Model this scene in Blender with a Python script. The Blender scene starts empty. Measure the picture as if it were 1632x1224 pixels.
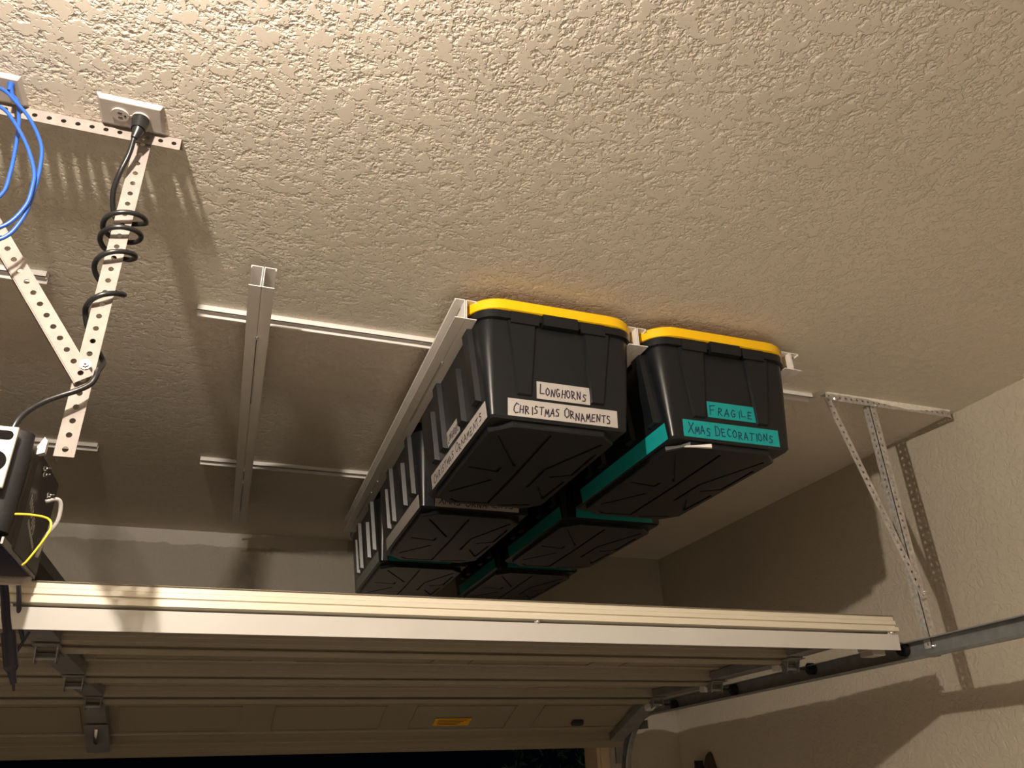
import bpy, bmesh, math, random
from mathutils import Vector, Matrix
random.seed(7)
ZC = 1.85                      # eye height above the floor; heights below are written relative to it
col = bpy.context.scene.collection
sc = bpy.context.scene

# ------------------------------------------------------------------ camera
yaw, pitch, roll = math.radians(19.817), math.radians(26.785), math.radians(-1.737)
fw = Vector((math.sin(yaw)*math.cos(pitch), math.cos(yaw)*math.cos(pitch), math.sin(pitch)))
r0 = Vector((math.cos(yaw), -math.sin(yaw), 0)); u0 = r0.cross(fw)
rr = r0*math.cos(roll)+u0*math.sin(roll); uu = -r0*math.sin(roll)+u0*math.cos(roll)
cd = bpy.data.cameras.new('camera'); cam = bpy.data.objects.new('camera', cd); col.objects.link(cam)
cam.matrix_world = Matrix(((rr.x, uu.x, -fw.x, 0), (rr.y, uu.y, -fw.y, 0), (rr.z, uu.z, -fw.z, ZC), (0, 0, 0, 1)))
cd.sensor_fit = 'HORIZONTAL'; cd.sensor_width = 36; cd.lens = 1220.24/1632*36; cd.clip_start = .02
sc.camera = cam

# ------------------------------------------------------------------ light and exposure
w = bpy.data.worlds.new('night'); sc.world = w; w.use_nodes = True
w.node_tree.nodes['Background'].inputs[0].default_value = (.10, .14, .22, 1)
w.node_tree.nodes['Background'].inputs[1].default_value = .004
ld = bpy.data.lights.new('bulb', 'POINT'); ld.energy = 162; ld.shadow_soft_size = .022; ld.color = (1, .87, .73)
lo = bpy.data.objects.new('bulb', ld); lo.location = (-.43, .28, 1.092+ZC); col.objects.link(lo)
sl = bpy.data.lights.new('shrub_fill', 'POINT'); sl.energy = 25; sl.shadow_soft_size = .2; sl.color = (.8, .9, 1)  # weak fill lamp added outdoors so the shrub is faintly visible
so = bpy.data.objects.new('shrub_fill', sl); so.location = (5.5, 5.6, 2.2+ZC); col.objects.link(so)
vs = sc.view_settings; vs.view_transform = 'Standard'; vs.look = 'None'; vs.gamma = 1; vs.use_curve_mapping = False
vs.exposure = 0.0

# ------------------------------------------------------------------ materials
def mat(name, c, rough=.5, metal=0, var=.06, scale=8, bump=0, bscale=60, spec=.5, c2=None, coat=0):
    m = bpy.data.materials.new(name); m.use_nodes = True; nt = m.node_tree; b = nt.nodes['Principled BSDF']
    b.inputs['Roughness'].default_value = rough; b.inputs['Metallic'].default_value = metal
    b.inputs['Specular IOR Level'].default_value = spec; b.inputs['Coat Weight'].default_value = coat
    tc = nt.nodes.new('ShaderNodeTexCoord'); n = nt.nodes.new('ShaderNodeTexNoise'); n.inputs['Scale'].default_value = scale
    n.inputs['Detail'].default_value = 4; nt.links.new(tc.outputs['Object'], n.inputs['Vector'])
    r = nt.nodes.new('ShaderNodeValToRGB'); r.color_ramp.elements[0].position = .3; r.color_ramp.elements[1].position = .7
    a = c2 if c2 else tuple(x*(1-var) for x in c); d = c if c2 else tuple(min(1, x*(1+var)) for x in c)
    r.color_ramp.elements[0].color = (*a, 1); r.color_ramp.elements[1].color = (*d, 1)
    nt.links.new(n.outputs['Fac'], r.inputs['Fac']); nt.links.new(r.outputs['Color'], b.inputs['Base Color'])
    if bump:
        n2 = nt.nodes.new('ShaderNodeTexNoise'); n2.inputs['Scale'].default_value = bscale; n2.inputs['Detail'].default_value = 3
        nt.links.new(tc.outputs['Object'], n2.inputs['Vector'])
        bp = nt.nodes.new('ShaderNodeBump'); bp.inputs['Strength'].default_value = 1; bp.inputs['Distance'].default_value = bump
        nt.links.new(n2.outputs['Fac'], bp.inputs['Height']); nt.links.new(bp.outputs['Normal'], b.inputs['Normal'])
    return m

def plaster(name, c, dist, scale, fine, knock=False):
    """troweled knock-down texture: flat plateaus with curled edges over a fine orange peel"""
    m = bpy.data.materials.new(name); m.use_nodes = True; nt = m.node_tree; b = nt.nodes['Principled BSDF']
    N = nt.nodes.new; K = nt.links.new
    b.inputs['Roughness'].default_value = .75; b.inputs['Specular IOR Level'].default_value = .25
    tc = N('ShaderNodeTexCoord')
    n1 = N('ShaderNodeTexNoise'); n1.inputs['Scale'].default_value = scale; n1.inputs['Detail'].default_value = 3.5
    n1.inputs['Roughness'].default_value = .55; n1.inputs['Distortion'].default_value = 1.1
    K(tc.outputs['Object'], n1.inputs['Vector'])
    mr = N('ShaderNodeMapRange'); mr.interpolation_type = 'SMOOTHSTEP'
    mr.inputs['From Min'].default_value = .41; mr.inputs['From Max'].default_value = .57
    K(n1.outputs['Fac'], mr.inputs['Value'])
    n2 = N('ShaderNodeTexNoise'); n2.inputs['Scale'].default_value = scale*2.7; n2.inputs['Detail'].default_value = 2
    K(tc.outputs['Object'], n2.inputs['Vector'])
    ad = N('ShaderNodeMath'); ad.operation = 'MULTIPLY_ADD'; ad.inputs[1].default_value = fine
    K(n2.outputs['Fac'], ad.inputs[0]); K(mr.outputs['Result'], ad.inputs[2])
    if knock:                 # rough spatter whose tops are pressed flat
        n1.inputs['Detail'].default_value = 2; n1.inputs['Distortion'].default_value = .35
        n2.inputs['Scale'].default_value = scale*3.6; n2.inputs['Detail'].default_value = 2.5; n2.inputs['Distortion'].default_value = .5
        v1 = N('ShaderNodeMath'); v1.operation = 'MULTIPLY'; v1.inputs[1].default_value = 1-fine; K(n1.outputs['Fac'], v1.inputs[0])
        v2 = N('ShaderNodeMath'); v2.operation = 'MULTIPLY_ADD'; v2.inputs[1].default_value = fine; K(n2.outputs['Fac'], v2.inputs[0]); K(v1.outputs[0], v2.inputs[2])
        v3 = N('ShaderNodeMath'); v3.operation = 'SMOOTH_MIN'; v3.inputs[1].default_value = .512; v3.inputs[2].default_value = .012; K(v2.outputs[0], v3.inputs[0])
        K(v2.outputs[0], mr.inputs['Value']); mr.inputs['From Min'].default_value = .472; mr.inputs['From Max'].default_value = .512
        ad = N('ShaderNodeMath'); ad.operation = 'MULTIPLY_ADD'; ad.inputs[1].default_value = .06; K(mr.outputs['Result'], ad.inputs[0]); K(v3.outputs[0], ad.inputs[2])
    bp = N('ShaderNodeBump'); bp.inputs['Strength'].default_value = 1; bp.inputs['Distance'].default_value = dist
    K(ad.outputs[0], bp.inputs['Height']); K(bp.outputs['Normal'], b.inputs['Normal'])
    n3 = N('ShaderNodeTexNoise'); n3.inputs['Scale'].default_value = 1.5; n3.inputs['Detail'].default_value = 4
    K(tc.outputs['Object'], n3.inputs['Vector'])
    r = N('ShaderNodeValToRGB'); r.color_ramp.elements[0].position = .3; r.color_ramp.elements[1].position = .7
    r.color_ramp.elements[0].color = (*[x*.95 for x in c], 1); r.color_ramp.elements[1].color = (*[x*1.04 for x in c], 1)
    K(n3.outputs['Fac'], r.inputs['Fac']); K(r.outputs['Color'], b.inputs['Base Color'])
    return m, r

M = {}
M['ceiling'], _ = plaster('ceiling_plaster', (.76, .695, .60), .0125, 35, .42, True)
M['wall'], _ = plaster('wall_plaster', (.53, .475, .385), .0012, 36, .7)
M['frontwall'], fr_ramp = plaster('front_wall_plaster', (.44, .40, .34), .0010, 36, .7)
# patchy, unpainted joint band just under the ceiling on the front wall
nt = M['frontwall'].node_tree; b = nt.nodes['Principled BSDF']; tc = nt.nodes.new('ShaderNodeTexCoord')
sp = nt.nodes.new('ShaderNodeSeparateXYZ'); nt.links.new(tc.outputs['Object'], sp.inputs[0])
nz = nt.nodes.new('ShaderNodeTexNoise'); nz.inputs['Scale'].default_value = 9; nz.inputs['Detail'].default_value = 5
nt.links.new(tc.outputs['Object'], nz.inputs['Vector'])
ma = nt.nodes.new('ShaderNodeMath'); ma.operation = 'MULTIPLY_ADD'; ma.inputs[1].default_value = .05
nt.links.new(nz.outputs['Fac'], ma.inputs[0]); nt.links.new(sp.outputs['Z'], ma.inputs[2])
gt = nt.nodes.new('ShaderNodeMapRange'); gt.inputs['From Min'].default_value = ZC+1.145; gt.inputs['From Max'].default_value = ZC+1.152
nt.links.new(ma.outputs[0], gt.inputs['Value'])
lx = nt.nodes.new('ShaderNodeMath'); lx.operation = 'LESS_THAN'; lx.inputs[1].default_value = .55; nt.links.new(sp.outputs['X'], lx.inputs[0])
mm = nt.nodes.new('ShaderNodeMath'); mm.operation = 'MULTIPLY'; nt.links.new(gt.outputs[0], mm.inputs[0]); nt.links.new(lx.outputs[0], mm.inputs[1])
mx = nt.nodes.new('ShaderNodeMix'); mx.data_type = 'RGBA'; nt.links.new(mm.outputs[0], mx.inputs['Factor'])
nt.links.new(fr_ramp.outputs['Color'], mx.inputs['A']); mx.inputs['B'].default_value = (.66, .62, .55, 1)
nt.links.new(mx.outputs['Result'], b.inputs['Base Color'])

M['floor'] = mat('concrete', (.68, .65, .60), .7, var=.15, scale=2, bump=.001)
M['drive'] = mat('driveway', (.16, .155, .15), .9, var=.2, scale=3)
M['trim'] = mat('jamb_paint', (.55, .42, .28), .5, var=.08, scale=5)
M['white'] = mat('white_powder_coat', (.80, .77, .74), .38, var=.03, scale=14)
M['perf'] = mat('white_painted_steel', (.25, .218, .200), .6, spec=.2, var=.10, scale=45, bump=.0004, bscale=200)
M['perfr'] = mat('spattered_galvanised_steel', (.62, .59, .56), .45, metal=.25, c2=(.38, .36, .34), scale=70, bump=.0004, bscale=220)
M['crust'] = mat('dried_texture_spray', (.86, .82, .74), .8, var=.1, scale=80, bump=.002, bscale=90)
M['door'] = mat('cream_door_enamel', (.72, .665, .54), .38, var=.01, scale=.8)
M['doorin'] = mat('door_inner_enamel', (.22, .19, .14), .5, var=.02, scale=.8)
M['bar'] = mat('white_galvanised_bar', (.66, .645, .62), .36, metal=.1, c2=(.60, .585, .56), scale=3)
M['galv'] = mat('galvanised_steel', (.30, .31, .31), .38, metal=.45, c2=(.22, .23, .23), scale=30)
M['galvd'] = mat('dull_galvanised_plate', (.30, .29, .29), .5, metal=.6, c2=(.22, .21, .21), scale=12)
M['chrome'] = mat('bright_zinc', (.85, .85, .86), .22, metal=1, var=.02)
M['rubber'] = mat('black_nylon', (.012, .012, .014), .45)
M['tote'] = mat('black_tote_plastic', (.0075, .0092, .0112), .31, var=.10, scale=5, bump=.00008, bscale=350, spec=.5)
M['yellow'] = mat('yellow_lid_plastic', (.95, .56, .005), .42, var=.02)
M['greytape'] = mat('grey_masking_tape', (.42, .39, .37), .55, var=.05, scale=30)
M['dimtape'] = mat('greenish_grey_tape', (.25, .29, .27), .6, var=.05, scale=30)
M['teal'] = mat('teal_tape', (.005, .30, .30), .5, var=.06, scale=25)
M['ink'] = mat('marker_ink', (.02, .013, .03), .5)
M['tealink'] = mat('marker_ink_on_teal', (.004, .035, .09), .5)
M['scrap'] = mat('white_paper_tag', (.85, .83, .80), .6)
M['plate'] = mat('outlet_plastic', (.46, .41, .375), .35, var=.02)
M['slot'] = mat('dark_recess', (.005, .004, .004), .9, spec=.1)
M['cord'] = mat('black_cord_rubber', (.012, .012, .013), .3)
M['blue'] = mat('blue_network_cable', (.015, .075, .36), .35, var=.04)
M['ywire'] = mat('yellow_antenna_wire', (.80, .64, .05), .4)
M['opener'] = mat('dark_opener_steel', (.045, .038, .036), .5, var=.15, scale=20)
M['lens'] = mat('opener_cover_plastic', (.009, .0085, .010), .6, bump=.0003, bscale=300)
M['bracket'] = mat('opener_chassis_zinc', (.40, .36, .33), .42, metal=.2, var=.05)
M['greyprint'] = mat('pale_print', (.40, .38, .37), .6)
M['navy'] = mat('navy_black_plastic', (.010, .010, .028), .45)
M['rail'] = mat('dark_opener_rail', (.050, .042, .045), .4, metal=.3)
M['sticker'] = mat('yellow_warning_sticker', (.62, .34, .005), .5)
M['brown'] = mat('brown_cloth', (.055, .034, .024), .8, var=.2)
M['leaf'] = mat('dark_leaf', (.04, .09, .04), .6, var=.3, scale=4)

# ------------------------------------------------------------------ mesh helpers
class MB:
    def __init__(s): s.v = []; s.f = []
    def add(s, vs_, fs):
        o = len(s.v); s.v += [Vector(v) for v in vs_]; s.f += [tuple(i+o for i in f) for f in fs]
    def box(s, x0, x1, y0, y1, z0, z1):
        s.add([(x, y, z) for x in (x0, x1) for y in (y0, y1) for z in (z0, z1)],
              [(0, 1, 3, 2), (4, 6, 7, 5), (0, 4, 5, 1), (2, 3, 7, 6), (0, 2, 6, 4), (1, 5, 7, 3)])
    def obox(s, o, u, v, n):
        """box from corner o along vectors u, v, n"""
        o, u, v, n = map(Vector, (o, u, v, n))
        s.add([o+a*u+b*v+c*n for a in (0, 1) for b in (0, 1) for c in (0, 1)],
              [(0, 1, 3, 2), (4, 6, 7, 5), (0, 4, 5, 1), (2, 3, 7, 6), (0, 2, 6, 4), (1, 5, 7, 3)])
    def prism(s, prof, a, b):
        """closed profile (list of 3D points) swept by vector from offset a to b"""
        a, b = Vector(a), Vector(b); n = len(prof); P = [Vector(p) for p in prof]
        s.add([p+a for p in P]+[p+b for p in P], [(i, (i+1) % n, n+(i+1) % n, n+i) for i in range(n)]+[tuple(range(n-1, -1, -1)), tuple(range(n, 2*n))])
    def cyl(s, a, b, r, n=14, r2=None):
        a, b = Vector(a), Vector(b); r2 = r if r2 is None else r2; d = (b-a).normalized()
        t = d.orthogonal().normalized(); q = d.cross(t)
        s.add([a+(t*math.cos(k*2*math.pi/n)+q*math.sin(k*2*math.pi/n))*r for k in range(n)]+[b+(t*math.cos(k*2*math.pi/n)+q*math.sin(k*2*math.pi/n))*r2 for k in range(n)],
              [(k, (k+1) % n, n+(k+1) % n, n+k) for k in range(n)]+[tuple(range(n-1, -1, -1)), tuple(range(n, 2*n))])
    def tube(s, pts, r, n=10, sub=6, flat=None):
        P = [Vector(p) for p in pts]
        if sub > 1 and len(P) > 2:
            Q = []; E = [2*P[0]-P[1]]+P+[2*P[-1]-P[-2]]
            for i in range(1, len(E)-2):
                p0, p1, p2, p3 = E[i-1:i+3]
                for k in range(sub):
                    t = k/sub
                    Q.append(.5*((2*p1)+(p2-p0)*t+(2*p0-5*p1+4*p2-p3)*t*t+(3*p1-p0-3*p2+p3)*t**3))
            Q.append(P[-1]); P = Q
        m = len(P); vs_ = []; t = None
        for i in range(m):
            d = (P[min(i+1, m-1)]-P[max(i-1, 0)]).normalized()
            t = d.orthogonal().normalized() if t is None else (t-d*t.dot(d)).normalized()
            q = d.cross(t); ra = r if not callable(r) else r(i/(m-1))
            for k in range(n):
                a = 2*math.pi*k/n; vs_.append(P[i]+t*(math.cos(a)*ra)+q*(math.sin(a)*ra*(flat or 1)))
        s.add(vs_, [(i*n+k, i*n+(k+1) % n, (i+1)*n+(k+1) % n, (i+1)*n+k) for i in range(m-1) for k in range(n)]+[tuple(range(n-1, -1, -1)), tuple(range((m-1)*n, m*n))])
    def perf(s, o, u, v, L, W, t=.0018, pitch=.0254, r=.0049, off=.5):
        """flat strip from corner o, running L along u, W along v, with a row of real round holes"""
        o, u, v = Vector(o), Vector(u).normalized(), Vector(v).normalized(); n = u.cross(v)*t; K = 16
        cnt = max(1, int(L/pitch)); p = L/cnt
        for c in range(cnt):
            ctr = o+u*(c+.5)*p+v*W*off
            base = len(s.v); ring = []
            for k in range(K):
                a = 2*math.pi*(k+.5)/K-.0; ca, sa = math.cos(a), math.sin(a)
                ex = u*ca*r+v*sa*r
                sx = (p/2)/abs(ca) if abs(ca) > 1e-6 else 9; hv = (W*(1-off) if sa > 0 else W*off); sy = hv/abs(sa) if abs(sa) > 1e-6 else 9
                q = min(sx, sy); ox = u*ca*q+v*sa*q
                # snap the ring corners to the cell corners
                ring.append((ctr+ex, [ca*q, sa*q]))
            for cxs, cys in ((1, 1), (-1, 1), (-1, -1), (1, -1)):
                tx, ty = cxs*p/2, (W*(1-off) if cys > 0 else -W*off)
                best = min(range(K), key=lambda k: (ring[k][1][0]-tx)**2+(ring[k][1][1]-ty)**2); ring[best][1][0] = tx; ring[best][1][1] = ty
            ins = [a for a, _ in ring]; outs = [ctr+u*q[0]+v*q[1] for _, q in ring]
            s.add(ins+outs+[x+n for x in ins]+[x+n for x in outs],
                  [(k, (k+1) % K, K+(k+1) % K, K+k) for k in range(K)]+[(2*K+k, 3*K+k, 3*K+(k+1) % K, 2*K+(k+1) % K) for k in range(K)] +
                  [(k, 2*K+k, 2*K+(k+1) % K, (k+1) % K) for k in range(K)]+[(K+k, K+(k+1) % K, 3*K+(k+1) % K, 3*K+k) for k in range(K)
                   if abs((outs[k]-outs[(k+1) % K]).dot(u)) > 1e-6 or c in (0, cnt-1)])
    def build(s, name, m, parent=None, loc=None, smooth=False, bevel=0, raw=False):
        """vertices are given in room coordinates (heights relative to ZC) and stored relative to loc or the parent's base"""
        base = Vector(loc) if loc is not None else (Vector(parent['_b']) if parent is not None and '_b' in parent else Vector((0, 0, 0)))
        if parent is not None and parent.parent is not None and '_b' not in parent: base = Vector(parent.parent['_b'])
        me = bpy.data.meshes.new(name); me.from_pydata([v-base for v in s.v], [], s.f); me.update()
        bm = bmesh.new(); bm.from_mesh(me); bmesh.ops.recalc_face_normals(bm, faces=bm.faces)
        if bevel:
            bmesh.ops.remove_doubles(bm, verts=bm.verts, dist=1e-5)
            bmesh.ops.bevel(bm, geom=[e for e in bm.edges if len(e.link_faces) == 2 and e.calc_face_angle(0) > .5], offset=bevel, segments=2, affect='EDGES', profile=.5)
        bm.to_mesh(me); bm.free()
        me.materials.append(m)
        if smooth: me.shade_smooth() if not isinstance(smooth, float) else me.set_sharp_from_angle(angle=smooth)
        if isinstance(smooth, float):
            for p in me.polygons: p.use_smooth = True
        o = bpy.data.objects.new(name, me); col.objects.link(o)
        if parent is not None: o.parent = parent
        else: o.location = base+Vector((0, 0, ZC))
        return o

def tag(o, label=None, cat=None, group=None, kind=None):
    for k, v in (('label', label), ('category', cat), ('group', group), ('kind', kind)):
        if v: o[k] = v
    return o
def thing(name, label, cat, loc, group=None):
    o = bpy.data.objects.new(name, None); col.objects.link(o); o['_b'] = loc; o.location = Vector(loc)+Vector((0, 0, ZC)); o.empty_display_size = .05
    return tag(o, label, cat, group)
def struct(name, mb, m, **k):
    o = mb.build(name, m, loc=(0, 0, -ZC), **k); o['kind'] = 'structure'; return o
def copy_tree(o, parent=None):
    c = o.copy(); col.objects.link(c)
    if parent: c.parent = parent
    for ch in [x for x in o.children]: copy_tree(ch, c)
    return c

H = 1.2
XR, XL, YF, YB = 2.55, -3.75, 4.37, -2.4
# ------------------------------------------------------------------ the room
m = MB(); m.box(XL-.12, XR+.12, YB-.12, YF+.15, H, H+.12); struct('ceiling', m, M['ceiling'])
m = MB(); m.box(XL-.12, XR+.12, YB-.12, YF+.15, -ZC-.1, -ZC); struct('floor', m, M['floor'])
m = MB(); m.box(XR, XR+.12, YB, YF, -ZC, H); struct('wall_right', m, M['wall'])
m = MB(); m.box(XL-.12, XL, YB, YF, -ZC, H); struct('wall_left', m, M['wall'])
m = MB(); m.box(XL-.12, XR+.12, YB-.12, YB, -ZC, H); struct('wall_back', m, M['wall'])
OX0, OX1, OZ = -3.01, 2.03, .26
m = MB(); m.box(OX1, XR+.12, YF, YF+.15, -ZC, H); m.box(XL-.12, OX0, YF, YF+.15, -ZC, H); m.box(OX0, OX1, YF, YF+.15, OZ, H)
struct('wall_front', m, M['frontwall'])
m = MB(); m.box(OX1-.02, OX1, YF-.012, YF+.16, -ZC, OZ); m.box(OX1, OX1+.055, YF-.02, YF, -ZC, OZ); struct('trim_1', m, M['trim'], bevel=.002)
m = MB(); m.box(OX0, OX0+.02, YF-.012, YF+.16, -ZC, OZ); m.box(OX0-.055, OX0, YF-.02, YF, -ZC, OZ); struct('trim_2', m, M['trim'], bevel=.002)
m = MB(); m.box(OX0+.02, OX1-.02, YF-.012, YF+.16, OZ-.02, OZ); struct('trim_3', m, M['trim'], bevel=.002)
m = MB(); m.box(-12, 14, YF+.15, 18, -ZC-.1, -ZC-.02); struct('driveway', m, M['drive'])

# ------------------------------------------------------------------ perforated angle helper
def angle_bar(name, m_, parent, p0, u, L, va, na, W=.030, plain_back=False, part=True):
    """L-shaped perforated angle: flange A runs along u from p0, width along va; flange B along na"""
    a = MB(); a.perf(p0, u, va, L, W)
    a.perf(p0, u, na, L, W)
    return a.build(name, m_, parent)
def bolt(parent, p, d, r=.007, h=.006, name='bolt', m_=None):
    a = MB(); p = Vector(p); d = Vector(d).normalized()
    a.cyl(p, p+d*.0012, r*1.4, 16); a.cyl(p+d*.0012, p+d*h, r, 6); a.cyl(p+d*h, p+d*(h+.006), r*.45, 10)
    return a.build(name, m_ or M['chrome'], parent)

# ------------------------------------------------------------------ sliding tote rails (I section: two back-to-back channels)
def tote_rail(x, label, y0=1.715, y1=3.86, slots=True):
    t = thing('ceiling_rail', label, 'rail', (x, y0, 1.16), 'white tote rails under the ceiling')
    zt, zb, W, th = 1.163, 1.102, .031, .0022; ym = 2.86
    for s in (-1, 1):
        for (a, b_, dz) in ((y0, ym-.001, 0), (ym+.001, y1, .0012)):
            c = MB(); i0, i1 = .0012, .0012+th
            def bx(xa, xb, ya, yb, z0, z1): c.box(x+min(s*xa, s*xb), x+max(s*xa, s*xb), ya, yb, z0, z1)
            bx(i0, i1, a, b_, zb+th, zt-th)                 # web
            bx(i0, W, a, b_, zt-th, zt)                     # upper flange
            bx(W-th, W, a, b_, zt-.008, zt-th)              # turned-down lip
            # lower flange with long adjusting slots along the seam
            sl_ = [(y0+.27, y0+.72), (y0+1.36, y0+1.48), (y0+1.56, y0+1.92)]
            bx(.0045, W, a, b_, zb+dz, zb+th+dz)
            segs = []; cur = a
            for q0, q1 in sl_:
                q0, q1 = max(q0, a), min(q1, b_)
                if q1 > q0: segs.append((cur, q0)); cur = q1
            segs.append((cur, b_))
            for q0, q1 in segs:
                if q1 > q0: bx(.0005, .0045, q0, q1, zb+dz, zb+th+dz)
            c.build('channel', M['white'], t)
    for yy in (y0+.262, y0+1.50, y0+1.35):
        bolt(t, (x+.001, yy, zb), (0, 0, -1), r=.0035, h=.003, name='screw')
    return t
tote_rail(-.043, 'lone white ceiling rail left of all the totes, empty, with no tote hung on it')
tote_rail(.490, 'white ceiling rail along the left side of the grey-taped tote row')
tote_rail(1.016, 'short-looking white rail end squeezed between the two rows of totes')
tote_rail(1.560, 'white rail end sticking out on the right of the teal-taped tote row')

def cross_bar(name, label, x0, x1, y, zb=1.164):
    t = thing(name, label, 'bar', ((x0+x1)/2, y, H), 'white crossbars screwed to the ceiling')
    c = MB(); w2 = .013; th = .002
    c.box(x0, x1, y-w2, y+w2, H-th-.0005, H-.0005); c.box(x0, x1, y-w2, y-w2+th, 1.1815, H-th); c.box(x0, x1, y+w2-th, y+w2, 1.1745, H-th)
    c.box(x0, x1, y-w2, y-w2+.005, 1.1815, 1.1815+th); c.box(x0, x1, y+w2-.005, y+w2, 1.1730, 1.1745)
    c.build('strut_channel', M['white'], t)
    k = 0; x = x0+.10
    while x < x1:
        bolt(t, (x, y, H-th-.001), (0, 0, -1), r=.006, h=.005, name='screw'); x += .406
    return t
cross_bar('crossbar', 'nearer long white crossbar on the ceiling, passing over the tote rails', -.212, 1.885, 2.018)
cross_bar('crossbar', 'farther long white crossbar on the ceiling, close to the front wall', -.222, 1.885, 3.235)
cross_bar('crossbar', 'short nearer white bar end behind the perforated brace at the left edge', -1.9, -.580, 1.965)
cross_bar('crossbar', 'farther white bar end behind the garage door opener, left', -1.9, -.602, 3.19)

# ------------------------------------------------------------------ storage totes
HX, HY = .2565, .385
def rrect(hx, hy, r, z, n=7):
    pts = []
    for cx, cy, a0 in ((hx-r, hy-r, 0), (-hx+r, hy-r, 90), (-hx+r, -hy+r, 180), (hx-r, -hy+r, 270)):
        for k in range(n+1):
            a = math.radians(a0+90*k/n); pts.append((cx+r*math.cos(a), cy+r*math.sin(a), z))
    return pts
def loft(mb, rings, cap0=True, cap1=True):
    n = len(rings[0]); vs_ = [p for r in rings for p in r]
    fs = [(i*n+k, i*n+(k+1) % n, (i+1)*n+(k+1) % n, (i+1)*n+k) for i in range(len(rings)-1) for k in range(n)]
    if cap0: fs.append(tuple(range(n-1, -1, -1)))
    if cap1: fs.append(tuple(range((len(rings)-1)*n, len(rings)*n)))
    mb.add(vs_, fs)
ZT, ZB = 1.118, .822
def half(z):                                   # body half-size at height z
    k = (z-ZB)/(ZT-ZB); return .199+.036*k, .346+.020*k
def face_pt(side, a, z, out=0):
    """point on the front (-y) or left (-x) wall of the body; a runs along the wall"""
    hx, hy = half(z)
    return (a, -hy-out, z) if side == 'front' else ((-hx-out, a, z) if side == 'left' else ((hx+out, a, z) if side == 'right' else (a, hy+out, z)))
def pilaster(mb, side, at, ab, zt, zb, out=.010):
    """raised tapering panel; at/ab = (start,end) along the wall at its top and bottom"""
    P = [face_pt(side, at[0], zt, -.004), face_pt(side, at[1], zt, -.004), face_pt(side, ab[1], zb, -.004), face_pt(side, ab[0], zb, -.004)]
    c = .004; sg = 1
    Q = [face_pt(side, at[0]+c, zt-c*.5, out), face_pt(side, at[1]-c, zt-c*.5, out), face_pt(side, ab[1]-c, zb+c, out), face_pt(side, ab[0]+c, zb+c, out)]
    mb.add(P+Q, [(0, 1, 2, 3), (4, 7, 6, 5), (0, 4, 5, 1), (1, 5, 6, 2), (2, 6, 7, 3), (3, 7, 4, 0)])

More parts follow.
